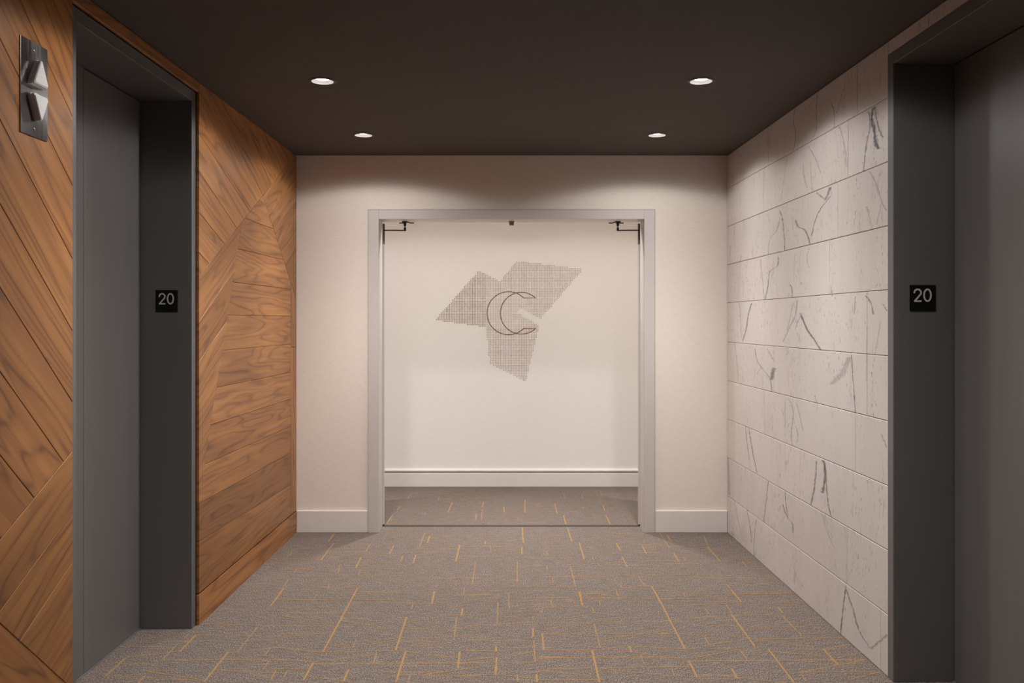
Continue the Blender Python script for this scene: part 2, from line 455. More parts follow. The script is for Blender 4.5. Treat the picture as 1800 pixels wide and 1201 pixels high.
def empty(name, mw, parent=None):
    o = bpy.data.objects.new(name, None)
    o.empty_display_size = 0.05
    COL.objects.link(o)
    if parent:
        o.parent = parent
    o.matrix_local = mw
    return o

def tag(o, label=None, cat=None, group=None, kind=None):
    for k, v in (('label', label), ('category', cat), ('group', group), ('kind', kind)):
        if v:
            o[k] = v
    return o

def structure(o, label=None):
    o['kind'] = 'structure'
    if label:
        o['label'] = label
    return o

# ------------------------------------------------------------------ floor
structure(boxes('floor', [(-1.75, 1.85, YF, 6.166, -0.06, 0.0)], 'carpet'), 'taupe loop carpet of the lift lobby with ochre line pattern')
FL = bpy.data.objects['floor']
structure(boxes('floor_corridor', [(-3.6, 3.7, 6.202, YC, -0.06, 0.0)], 'carpet'), 'taupe carpet of the corridor beyond the doorway')
FH = bpy.data.objects['floor_corridor']
structure(boxes('trim_1', [(OPX0 - 0.02, OPX1 + 0.02, 6.166, 6.202, -0.05, 0.003)], 'strip', bev=0.0008), 'thin dark threshold strip between the two carpets')

YARN = [[-1.4,4.028,-1.398,3.82,1],[-1.605,3.755,-1.607,3.556,1],[-1.443,3.935,-1.437,3.723,0],[-1.189,3.82,-1.185,3.5,1],[-1.151,4.14,-1.149,3.826,0],[-1.021,3.88,-1.022,3.781,0],[-1.436,4.042,-1.438,3.991,0],[-1.443,3.568,-1.44,3.495,1],[-0.987,3.723,-0.987,3.626,0],[-1.174,4.662,-1.171,4.438,1],[-0.934,3.626,-0.927,3.522,0],[-0.785,4.672,-0.782,3.826,1],[-0.798,3.705,-0.798,3.517,1],[-0.473,4.276,-0.473,3.839,1],[-0.374,4.682,-0.369,4.474,1],[-0.211,4.403,-0.211,4.292,1],[-0.233,4.284,-0.228,3.963,0],[-0.666,3.977,-0.662,3.866,0],[-0.551,3.813,-0.546,3.699,0],[-0.428,3.826,-0.429,3.5,1],[-0.196,3.826,-0.193,3.638,1],[-0.639,3.626,-0.637,3.511,1],[-0.463,4.474,-0.462,4.386,0],[-0.383,3.568,-0.38,3.5,0],[-0.885,3.626,-0.883,3.545,0],[0.018,4.662,0.02,4.377,0],[-0.037,4.492,-0.037,4.171,0],[0.134,4.284,0.132,4.227,0],[0.129,4.125,0.125,4.006,1],[0.168,4.05,0.167,3.846,1],[0.127,3.963,0.125,3.705,0],[-0.04,3.893,-0.039,3.826,1],[-0.036,3.761,-0.039,3.574,1],[0.39,4.623,0.386,4.447,1],[0.432,4.421,0.431,4.326,0],[0.417,4.179,0.415,3.963,0],[0.415,3.963,0.413,3.866,0],[0.375,3.839,0.371,3.5,1],[0.787,4.682,0.782,4.203,1],[0.542,3.893,0.541,3.813,1],[0.576,3.787,0.575,3.686,0],[0.126,3.585,0.125,3.5,1],[0.232,4.538,0.233,4.438,0],[0.263,4.284,0.261,4.251,0],[0.48,4.529,0.475,4.447,0],[0.179,4.368,0.177,4.326,0],[0.05,3.556,0.049,3.5,0],[0.782,4.281,0.779,3.856,1],[1.192,4.659,1.196,4.504,1],[0.931,4.659,0.926,4.58,0],[1.108,4.462,1.099,4.32,0],[1.096,4.31,1.09,3.888,1],[1.355,4.421,1.35,4.33,1],[1.335,4.281,1.337,4.011,0],[0.988,4.4,0.989,4.32,0],[0.898,4.002,0.894,3.904,0],[0.767,3.728,0.765,3.547,1],[1.013,3.848,1.016,3.742,0],[1.139,3.856,1.134,3.495,1],[1.377,3.856,1.374,3.677,1],[0.926,3.642,0.921,3.54,1],[0.679,3.628,0.677,3.56,0],[1.191,3.574,1.185,3.508,0],[-1.144,5.966,-1.14,5.734,1],[-1.098,5.69,-1.096,5.296,1],[-0.863,5.676,-0.86,5.493,0],[-0.705,5.632,-0.709,5.439,1],[-0.867,5.36,-0.861,5.125,1],[-1.313,5.479,-1.305,5.373,0],[-1.196,5.113,-1.187,5.021,0],[-0.828,5.102,-0.82,4.976,0],[-1.192,4.91,-1.187,4.762,0],[-1.179,4.732,-1.171,4.501,1],[-0.951,4.803,-0.938,4.722,0],[-0.785,4.742,-0.785,4.501,1],[-0.62,5.386,-0.618,5.284,0],[-0.967,5.185,-0.94,5.021,0],[-0.981,4.623,-0.978,4.557,0],[-0.539,5.982,-0.541,5.604,0],[-0.5,5.886,-0.499,5.705,1],[-0.289,5.661,-0.292,5.259,1],[0.118,6.147,0.117,5.705,1],[0.428,6.147,0.43,5.749,1],[0.475,5.72,0.472,5.309,1],[0.105,5.604,0.102,5.426,1],[-0.129,5.749,-0.127,5.676,1],[-0.093,5.618,-0.088,5.507,0],[-0.543,5.413,-0.542,5.234,1],[-0.621,5.399,-0.618,5.259,0],[-0.174,5.246,-0.178,4.793,0],[0.072,5.259,0.066,4.845,0],[0.259,5.479,0.259,5.399,0],[0.242,5.185,0.24,5.067,0],[0.377,5.173,0.377,4.762,0],[0.389,4.682,0.385,4.501,1],[-0.372,4.682,-0.368,4.501,1],[-0.371,4.803,-0.373,4.752,0],[-0.218,4.742,-0.216,4.633,0],[0.018,4.662,0.02,4.501,0],[0.262,4.931,0.26,4.835,0],[0.711,5.697,0.715,5.508,1],[0.867,5.632,0.863,5.433,1],[1.037,5.969,1.03,5.585,0],[1.074,5.916,1.069,5.729,1],[0.705,5.375,0.705,5.14,1],[1.032,5.448,1.027,5.261,1],[1.075,5.375,1.07,5.275,0],[1.314,5.881,1.283,5.632,0],[1.275,5.617,1.273,5.261,1],[1.404,5.275,1.393,5.14,0],[1.456,5.779,1.447,5.697,0],[0.742,4.961,0.748,4.771,0],[0.622,4.817,0.618,4.737,0],[0.785,4.771,0.783,4.502,1],[1.196,4.817,1.194,4.715,0],[1.195,4.704,1.194,4.513,1],[0.93,4.649,0.93,4.585,0],[0.526,5.375,0.526,5.303,0],[0.587,4.704,0.583,4.596,0],[-0.778,7.411,-0.781,7.108,0],[-0.415,6.993,-0.425,6.62,1],[-0.17,7.021,-0.176,6.801,1],[-0.212,6.57,-0.211,6.377,1],[-0.009,6.828,-0.009,6.62,1],[0.157,7.108,0.146,6.62,1],[0.387,6.937,0.383,6.57,1],[0.428,6.521,0.425,6.239,1],[0.755,6.882,0.748,6.671,1],[0.737,6.521,0.736,6.239,1],[-0.809,6.855,-0.813,6.697,1],[-0.826,6.545,-0.833,6.239,1],[0.796,7.475,0.794,7.287,0],[-0.537,7.256,-0.533,7.05,0],[0.595,6.855,0.592,6.749,0],[-0.173,6.722,-0.169,6.354,0],[0.482,7.348,0.477,7.137,0],[0.63,7.317,0.617,7.108,0],[-0.59,6.595,-0.584,6.521,0],[-1.413,4.171,-1.137,4.156,2],[-1.421,4.028,-1.099,4.02,2],[-1.636,3.755,-1.398,3.826,2],[-1.661,3.692,-1.437,3.686,2],[-1.437,3.736,-0.926,3.736,3],[-1.189,3.813,-1.099,3.839,2],[-1.154,3.942,-0.996,3.977,2],[-1.099,3.839,-0.969,3.886,2],[-1.605,3.568,-1.191,3.517,2],[-1.448,3.608,-1.193,3.522,2],[-1.186,3.626,-0.89,3.591,2],[-1.156,4.547,-0.861,4.52,2],[-0.777,4.538,-0.545,4.538,2],[-1.148,4.403,-0.845,4.438,2],[-0.654,4.492,-0.366,4.474,2],[-0.366,4.474,-0.22,4.421,2],[-0.776,4.219,-0.52,4.11,2],[-1.075,4.292,-0.789,4.171,2],[-1.044,4.006,-0.896,4.028,2],[-0.896,4.028,-0.772,4.079,2],[-0.467,4.11,-0.126,4.117,2],[-0.778,3.9,-0.669,3.907,2],[-0.663,3.873,-0.476,3.963,2],[-0.469,3.949,-0.233,3.956,2],[-0.377,3.935,-0.267,3.866,2],[-1.011,3.88,-0.786,3.82,2],[-0.786,3.82,-0.475,3.833,2],[-0.793,3.692,-0.114,3.705,3],[-0.974,3.736,-0.803,3.717,2],[-0.797,3.711,-0.553,3.793,2],[-0.947,3.632,-0.794,3.632,2],[-0.456,3.839,-0.211,3.761,2],[-0.176,3.826,-0.118,3.846,2],[-0.425,3.574,-0.109,3.562,2],[-0.347,3.568,-0.112,3.65,2],[-0.791,3.556,-0.599,3.5,2],[-0.466,4.614,-0.142,4.614,2],[-0.467,4.203,-0.22,4.309,2],[-0.225,4.006,-0.124,4.028,2],[-0.201,4.633,-0.071,4.623,2],[0.397,4.566,0.85,4.557,2],[-0.198,4.547,-0.034,4.492,2],[-0.036,4.326,0.067,4.351,2],[0.067,4.351,0.355,4.483,2],[-0.035,4.246,0.133,4.251,2],[-0.18,4.148,-0.037,4.164,2],[-0.037,4.164,0.14,4.203,2],[0.139,4.195,0.407,4.187,2],[0.408,4.203,0.787,4.216,2],[0.261,4.251,0.418,4.301,2],[0.136,4.079,0.297,4.156,2],[0.168,4.042,0.393,4.05,2],[0.409,4.05,0.756,4.05,2],[0.416,3.97,0.764,4.094,2],[-0.172,3.963,0.126,3.956,2],[-0.167,3.833,-0.044,3.833,2],[-0.034,3.768,0.125,3.826,2],[-0.162,3.723,-0.043,3.761,2],[-0.161,3.702,0.123,3.702,2],[0.132,3.839,0.378,3.843,2],[0.378,3.839,0.543,3.9,2],[0.542,3.893,0.721,3.866,2],[0.129,3.749,0.269,3.761,2],[0.135,3.761,0.702,3.761,3],[0.461,3.839,0.612,3.8,2],[0.172,3.638,0.683,3.662,2],[0.13,3.626,0.347,3.568,2],[0.386,3.638,0.664,3.556,2],[-0.032,3.579,0.122,3.534,2],[-0.155,3.568,-0.041,3.574,2],[0.126,3.522,0.388,3.528,2],[0.806,4.636,1.501,4.647,2],[0.79,4.547,0.994,4.547,2],[0.79,4.431,1.097,4.473,2],[1.097,4.473,1.193,4.504,2],[1.193,4.504,1.5,4.441,2],[0.731,4.206,0.786,4.234,2],[0.786,4.234,0.999,4.281,2],[0.999,4.281,1.343,4.32,2],[0.907,4.206,1.088,4.133,2],[1.1,4.133,1.399,4.142,2],[1.346,4.187,1.505,4.196,2],[0.703,4.045,1.058,4.019,2],[1.1,3.977,1.51,3.994,2],[1.345,4.036,1.508,4.053,2],[1.106,3.977,1.336,3.888,2],[0.894,3.904,1.109,3.985,2],[0.672,3.864,1.013,3.848,2],[1.013,3.848,1.336,3.787,2],[1.377,3.856,1.514,3.912,2],[0.656,3.772,0.766,3.735,2],[0.77,3.742,1.013,3.848,2],[0.769,3.72,1.512,3.735,3],[1.401,3.75,1.505,3.802,2],[0.635,3.656,0.757,3.663,2],[1.136,3.601,1.509,3.607,2],[1.182,3.594,1.507,3.735,2],[0.765,3.547,0.834,3.574,2],[0.834,3.574,1.102,3.495,2],[1.37,3.527,1.512,3.601,2],[-1.393,5.562,-0.883,5.57,2],[-0.867,5.562,-0.713,5.576,2],[-1.054,5.426,-0.639,5.439,2],[-1.399,5.314,-1.113,5.309,2],[-0.898,5.246,-0.62,5.271,2],[-1.345,5.161,-0.939,5.032,2],[-1.321,5.067,-1.117,5.113,2],[-0.823,5.109,-0.548,5.109,2],[-1.193,4.965,-0.532,4.96,2],[-1.391,4.712,-1.179,4.732,2],[-0.953,4.722,-0.852,4.762,2],[-0.852,4.762,-0.762,4.732,2],[-0.772,4.682,-0.524,4.662,2],[-1.156,4.547,-0.804,4.529,2],[-0.804,4.623,-0.562,4.682,2],[-0.542,5.618,0.029,5.624,2],[-0.088,5.507,0.102,5.52,2],[-0.29,5.284,-0.134,5.259,2],[0.062,5.347,0.41,5.347,2],[-0.006,5.039,0.103,5.044,2],[-0.031,4.877,0.069,4.892,2],[0.072,5.137,0.239,5.185,2],[-0.529,4.867,-0.183,4.942,2],[-0.006,4.758,0.389,4.762,2],[-0.354,4.614,-0.071,4.623,2],[0.316,5.149,0.447,5.149,2],[0.394,4.976,0.546,4.971,2],[0.391,4.566,0.503,4.576,2],[-0.507,5.918,0.106,5.934,2],[0.264,5.576,0.613,5.576,2],[0.486,5.434,0.598,5.439,2],[0.655,5.881,0.841,5.899,2],[0.727,5.601,1.036,5.595,2],[1.037,5.601,1.27,5.648,2],[0.528,5.433,0.707,5.448,2],[0.823,5.448,1.179,5.448,2],[0.506,5.207,0.687,5.234,2],[0.902,5.275,1.027,5.261,2],[0.758,5.113,0.904,5.119,2],[0.483,4.973,0.738,4.981,2],[0.767,4.981,1.398,4.961,2],[1.034,4.941,1.495,4.912,2],[0.48,4.671,0.617,4.704,2],[0.628,4.783,0.78,4.76,2],[0.776,4.693,1.033,4.682,2],[1.016,4.606,1.508,4.649,2],[0.444,4.575,0.766,4.554,2],[0.91,4.502,1.192,4.502,2],[1.276,5.275,1.441,5.22,2],[0.593,4.726,0.758,4.794,2],[-0.872,6.91,-0.762,6.937,2],[0.174,6.801,0.365,6.828,2],[0.749,6.775,0.937,6.775,2],[-0.839,6.239,-0.3,6.262,2],[-0.722,6.775,-0.614,6.801,2],[-0.003,6.377,0.258,6.386,2],[0.474,6.645,0.596,6.671,2],[-0.121,7.166,0.149,7.196,2]]
def yarn_lines():
    groups = {}
    extra = []
    rnd = random.Random(3)
    for _ in range(260):                                   # the same weave goes on behind the camera and along the corridor
        if rnd.random() < 0.6:
            x, y = rnd.uniform(-1.4, 1.5), rnd.uniform(YF + 0.1, 3.35)
        else:
            x, y = rnd.choice((-1, 1)) * rnd.uniform(1.1, 3.4), rnd.uniform(6.3, 7.55)
        if rnd.random() < 0.35:
            extra.append((x, y, x, min(y + rnd.uniform(0.06, 0.4), 3.4 if y < 5 else 7.6), int(rnd.random() < 0.5)))
        else:
            extra.append((x, y, x + rnd.uniform(0.2, 0.7), y + rnd.choice((0, 0, 0.02, -0.03)), 2))
    for x0, y0, x1, y1, k in YARN + extra:
        if abs(y0 - 6.18) < 0.03 and abs(y1 - 6.18) < 0.03:
            continue
        hall = (y0 + y1) / 2 > 6.18
        lim = (lambda y: max(y, 6.203)) if hall else (lambda y: min(y, 6.165))
        if not hall:                                       # stop at the side walls
            xl, xr = -1.44, 1.52
            if x0 < xl or x1 < xl or x0 > xr + .1 or x1 > xr + .1:
                x0, x1 = max(min(x0, xr), -1.6), max(min(x1, xr), -1.6)
        groups.setdefault((hall, k), []).append((x0, lim(y0), x1, lim(y1)))
    for (hall, k), segs in groups.items():
        bm = bmesh.new()
        w = (0.0055, 0.0085, 0.0062, 0.0075)[k]
        for x0, y0, x1, y1 in segs:
            if math.hypot(x1 - x0, y1 - y0) > 0.012:
                ribbon(bm, [(x0, y0), (x1, y1)], w, -0.001, rnd.uniform(0.0005, 0.0012))
        o = link('yarn_line', bm, 'yarn_bold' if k in (1, 3) else 'yarn_fine', FH if hall else FL)
        o['kind'] = 'stuff'
        o['label'] = 'ochre yarn lines woven into the carpet'
yarn_lines()

# ------------------------------------------------------------------ lamps' places and the ceilings with their round cut-outs
LXS = (-0.850, 0.912)
LYS = (5.341, 4.145, 2.95)
HOLE = 0.056
def ceiling_mesh(name, x0, x1, y0, y1, lamps, mat):
    bm = bmesh.new()
    q = 0.13
    xs = sorted({x0, x1} | {v for lx, _ in lamps for v in (lx - q, lx + q)})
    ys = sorted({y0, y1} | {v for _, ly in lamps for v in (ly - q, ly + q)})
    cell = {(round(lx, 4), round(ly, 4)) for lx, ly in lamps}
    for a, b in zip(xs, xs[1:]):
        for c, d in zip(ys, ys[1:]):
            ctr = (round((a + b) / 2, 4), round((c + d) / 2, 4))
            if ctr in cell:
                n = 40
                inn, out, up = [], [], []
                for i in range(n):
                    t = 2 * math.pi * i / n
                    cx_, sx_ = math.cos(t), math.sin(t)
                    k = q / max(abs(cx_), abs(sx_))
                    inn.append(bm.verts.new((ctr[0] + HOLE * cx_, ctr[1] + HOLE * sx_, CEIL)))
                    up.append(bm.verts.new((ctr[0] + HOLE * cx_, ctr[1] + HOLE * sx_, CEIL + 0.06)))
                    out.append(bm.verts.new((ctr[0] + k * cx_, ctr[1] + k * sx_, CEIL)))
                for i in range(n):
                    j = (i + 1) % n
                    bm.faces.new((out[i], inn[i], inn[j], out[j]))
                    bm.faces.new((inn[i], up[i], up[j], inn[j]))
            else:
                bm.faces.new([bm.verts.new((x, y, CEIL)) for x, y in ((a, c), (a, d), (b, d), (b, c))])
    bm.faces.new([bm.verts.new((x, y, CEIL + 0.06)) for x, y in ((x0, y0), (x1, y0), (x1, y1), (x0, y1))])
    me = bpy.data.meshes.new(name)
    bmesh.ops.remove_doubles(bm, verts=bm.verts[:], dist=1e-5)
    bm.to_mesh(me)
    bm.free()
    me.materials.append(M[mat])
    o = bpy.data.objects.new(name, me)
    COL.objects.link(o)
    return structure(o)
lobby_lamps = [(x, y) for y in LYS for x in LXS]
HALL_X = (-1.90, -0.60, 0.70, 2.00)
HALL_Y = 6.47
hall_lamps = [(x, HALL_Y) for x in HALL_X]
ceiling_mesh('ceiling', -1.75, 1.85, YF, YB, lobby_lamps, 'ceiling')['label'] = 'dark taupe painted lobby ceiling with recessed downlights'
ceiling_mesh('ceiling_corridor', -3.6, 3.7, YBB, YC, hall_lamps, 'hallceil')['label'] = 'white ceiling of the corridor'

def make_downlight():
    root = empty('recessed_downlight', Matrix.Translation((0, 0, CEIL)))
    bm = bmesh.new()
    lathe(bm, [(0.0505, 0.004), (0.0505, -0.0015), (0.052, -0.004), (0.062, -0.003), (0.0655, 0.0)], 40)
    link('trim_ring', bm, 'trim_ring', root, smooth=True)
    bm = bmesh.new()
    lathe(bm, [(0.0505, -0.0035), (0.0495, 0.0), (0.043, 0.0065), (0.036, 0.0130)], 40)
    link('reflector', bm, 'reflector', root, smooth=True)
    bm = bmesh.new()
    lathe(bm, [(0.036, 0.0128), (0.028, 0.0098), (0.014, 0.0078), (0.001, 0.0072)], 40)
    link('lamp_lens', bm, 'glow', root, smooth=True)
    return root
IES = bpy.data.texts.new('downlight_candela')
IES.write('IESNA:LM-63-1995\nTILT=NONE\n1 1000 1 %d 1 1 2 0 0 0\n1 1 0\n%s\n0\n%s\n' % (
    len(CANDELA), ' '.join(str(a) for a, _ in CANDELA), ' '.join(str(c) for _, c in CANDELA)))
def add_spot(root, power):
    d = bpy.data.lights.new('lamp', 'POINT')
    d.energy = power * LAMP_GAIN * 1000
    d.color = LAMP_RGB
    d.shadow_soft_size = 0.035
    d.use_nodes = True
    em = d.node_tree.nodes['Emission']
    ies = d.node_tree.nodes.new('ShaderNodeTexIES')
    ies.mode = 'INTERNAL'
    ies.ies = IES
    d.node_tree.links.new(ies.outputs[0], em.inputs[1])
    o = bpy.data.objects.new('lamp', d)
    COL.objects.link(o)
    o.parent = root
    o.location = (0, 0, -0.006)
def copy_tree(o, parent=None):
    c = o.copy()
    COL.objects.link(c)
    c.parent = parent
    for ch in list(o.children):
        copy_tree(ch, c)
    return c
proto = make_downlight()
order = [((x, y), LAMP_W) for x, y in lobby_lamps] + [(p, LAMP_HALL) for p in hall_lamps]
LBL = {0: 'lit round downlight nearest the end wall on the wood side', 1: 'lit round downlight nearest the end wall on the marble side',
       2: 'lit round downlight nearer the camera on the wood side', 3: 'lit round downlight nearer the camera on the marble side'}
trees = [proto] + [copy_tree(proto) for _ in order[1:]]
for i, (((x, y), pw), t) in enumerate(zip(order, trees)):
    t.location = (x, y, CEIL)
    if i in LBL:
        tag(t, LBL[i], 'downlight', 'lobby ceiling downlights')
    elif i < len(lobby_lamps):
        tag(t, 'round downlight just above the view in front of the %s lift' % ('wood-side' if x < 0 else 'marble-side'), 'downlight', 'lobby downlights out of view')
    else:
        tag(t, 'corridor ceiling downlight hidden by the door head, %s' % ('farthest on the wood side', 'inner one on the wood side', 'inner one on the marble side', 'farthest on the marble side')[i - len(lobby_lamps)], 'downlight', 'corridor downlights out of view')
    add_spot(t, pw)

# ------------------------------------------------------------------ lobby end wall with the doorway
structure(boxes('wall_back', [(-3.6, OPX0 - 0.012, YB, YBB, 0, CEIL + 0.06), (OPX1 + 0.012, 3.7, YB, YBB, 0, CEIL + 0.06),
                              (OPX0 - 0.012, OPX1 + 0.012, YB, YBB, OPZ + 0.012, CEIL + 0.06)], 'linen'), 'cream linen-covered end wall around the doorway')
structure(boxes('wall_corridor', [(-3.6, 3.7, YC, YC + 0.1, 0, CEIL + 0.06)], 'linen_hall'), 'cream far wall of the corridor carrying the printed emblem')
structure(boxes('wall_corridor_left', [(-3.7, -3.6, YBB, YC, 0, CEIL + 0.06)], 'linen_hall'))
structure(boxes('wall_corridor_right', [(3.7, 3.8, YBB, YC, 0, CEIL + 0.06)], 'linen_hall'))
structure(boxes('wall_front', [(-1.75, 1.85, YF - 0.1, YF, 0, CEIL)], 'linen'), 'cream wall behind the camera')

# door lining + casing
frame = empty('door_3', Matrix.Translation((0, YB, 0)))
structure(frame, 'white painted door frame around the corridor doorway')
boxes('jamb', [(OPX0 - 0.012, OPX0, -0.004, 0.174, 0, OPZ)], 'white', frame)
boxes('jamb', [(OPX1, OPX1 + 0.012, -0.004, 0.174, 0, OPZ)], 'white', frame)
boxes('head', [(OPX0 - 0.012, OPX1 + 0.012, -0.004, 0.174, OPZ, OPZ + 0.012)], 'white', frame)
boxes('casing', [(OPX0 - 0.068, OPX0, -0.018, 0.0, 0, OPZ + 0.062)], 'white', frame, bev=0.002)
boxes('casing', [(OPX1, OPX1 + 0.068, -0.018, 0.0, 0, OPZ + 0.062)], 'white', frame, bev=0.002)
boxes('casing', [(OPX0, OPX1, -0.018, 0.0, OPZ, OPZ + 0.062)], 'white', frame, bev=0.002)
def backband(x0, x1, z0, z1):
    boxes('casing_edge', [(x0, x1, -0.0188, 0.0, z0, z1)], 'white', frame, bev=0.004)
backband(OPX0 - 0.076, OPX0 - 0.068, 0, OPZ + 0.070)
backband(OPX1 + 0.068, OPX1 + 0.076, 0, OPZ + 0.070)
backband(OPX0 - 0.068, OPX1 + 0.068, OPZ + 0.062, OPZ + 0.070)

# two leaves swung open into the corridor, seen almost edge-on
def leaf(side):
    # local: hinge edge at origin, leaf along +y, thickness towards -x*side
    hx = (OPX0 + 0.013) if side < 0 else (OPX1 - 0.013)
    ang = math.radians(8.6) * (1 if side < 0 else -1)
    root = empty('open_door', Matrix.Translation((hx, YBB + 0.008, 0)) @ Matrix.Rotation(ang, 4, 'Z'))
    tag(root, 'white door leaf standing open into the corridor on the %s side' % ('wood wall' if side < 0 else 'marble wall'), 'door', 'pair of open corridor doors')
    x0, x1 = (-0.044, 0.0) if side < 0 else (0.0, 0.044)
    lf = boxes('leaf', [(x0, x1, 0.0, 0.86, 0.012, OPZ - 0.006)], 'white', root, bev=0.0015)
    px0, px1 = (-0.006, 0.0012) if side < 0 else (-0.0012, 0.006)
    boxes('top_pivot', [(px0 - (0.010 if side < 0 else 0), px1 + (0 if side < 0 else 0.010), -0.004, 0.10, OPZ - 0.150, OPZ - 0.008)], 'hinge', root, bev=0.001)
    bm = bmesh.new()
    hy, hz = 0.80, 1.02
    sgn = 1 if side < 0 else -1
    ex = x0 if side < 0 else x1
    # lever on the far face of the leaf, near its free edge
    tube(bm, [(ex, hy, hz), (ex - 0.045 * sgn, hy, hz), (ex - 0.05 * sgn, hy - 0.01, hz), (ex - 0.05 * sgn, hy - 0.12, hz)], 0.009)
    link('lever_handle', bm, 'nickel', lf)
    return root
leaf(-1)
leaf(1)

# closer arms under the head of the frame
def closer(side):
    c = 0.5 * (OPX0 + OPX1)
    s = -1 if side < 0 else 1
    x_el = c + s * (0.731 if side < 0 else 0.731)
    root = empty('door_closer_arm', Matrix.Translation((x_el, YB + 0.115, OPZ)))
    tag(root, 'dark bronze closer arm under the door head on the %s side' % ('wood wall' if side < 0 else 'marble wall'), 'door closer', 'closer arms of the double door')
    bm = bmesh.new()
    tube(bm, [(s * 0.040, 0, -0.011), (s * 0.012, 0, -0.011)], 0.004)
    box(bm, -0.018, 0.018, -0.016, 0.016, -0.008, 0.0, 0.0015)
    tube(bm, [(-s * 0.014, 0, -0.005), (-s * 0.026, 0, -0.007), (-s * 0.036, 0, -0.011), (-s * 0.062, 0, -0.011)], 0.004)
    link('soffit_bracket', bm, 'dark_metal', root)
    bm = bmesh.new()
    lathe(bm, [(0.0001, -0.036), (0.006, -0.034), (0.009, -0.026), (0.011, -0.012), (0.011, -0.006)], 20)
    aj = link('arm_joint', bm, 'dark_metal', root, smooth=True)
    bm = bmesh.new()
    lathe(bm, [(0.0001, -0.0365), (0.0065, -0.0365), (0.0065, -0.043), (0.0001, -0.043)], 20)
    link('bushing', bm, 'nickel', aj, smooth=True)
    bm = bmesh.new()
    lathe(bm, [(0.0001, -0.043), (0.0082, -0.043), (0.0082, -0.066), (0.0001, -0.066)], 20)
    tube(bm, [(0, 0, -0.062), (s * 0.070, 0, -0.0605), (s * 0.150, 0, -0.0605)], 0.0046)
    link('arm', bm, 'dark_metal', root)
closer(-1)
closer(1)
o = boxes('door_catch', [(0.028, 0.060, YB + 0.10, YB + 0.135, OPZ - 0.026, OPZ - 0.004), (0.024, 0.064, YB + 0.094, YB + 0.141, OPZ - 0.005, OPZ)], 'nickel', bev=0.001)
tag(o, 'small metal door catch at the middle of the door head', 'door catch')

# skirtings
structure(boxes('baseboard_back', [(-1.404, OPX0 - 0.076, YB - 0.016, YB, 0, 0.147)], 'skirting', bev=0.003), 'white skirting between the wood wall and the doorway')
structure(boxes('baseboard_back_right', [(OPX1 + 0.076, 1.493, YB - 0.016, YB, 0, 0.147)], 'skirting', bev=0.003), 'white skirting between the doorway and the marble wall')
def hall_base():
    prof = [(0, 0), (-0.016, 0), (-0.016, 0.112), (-0.014, 0.1145), (-0.006, 0.1165), (-0.006, 0.126), (-0.018, 0.129), (-0.021, 0.134), (-0.019, 0.143), (-0.009, 0.150), (0, 0.152)]
    bm = bmesh.new()
    e = [[bm.verts.new((x, YC + y, z)) for y, z in prof] for x in (-3.6, 3.7)]
    for i in range(len(prof)):
        j = (i + 1) % len(prof)
        bm.faces.new((e[0][i], e[0][j], e[1][j], e[1][i]))
    bm.faces.new(e[0])
    bm.faces.new(e[1][::-1])
    structure(link('baseboard_corridor', bm, 'skirting'), 'white moulded skirting of the corridor wall')
hall_base()

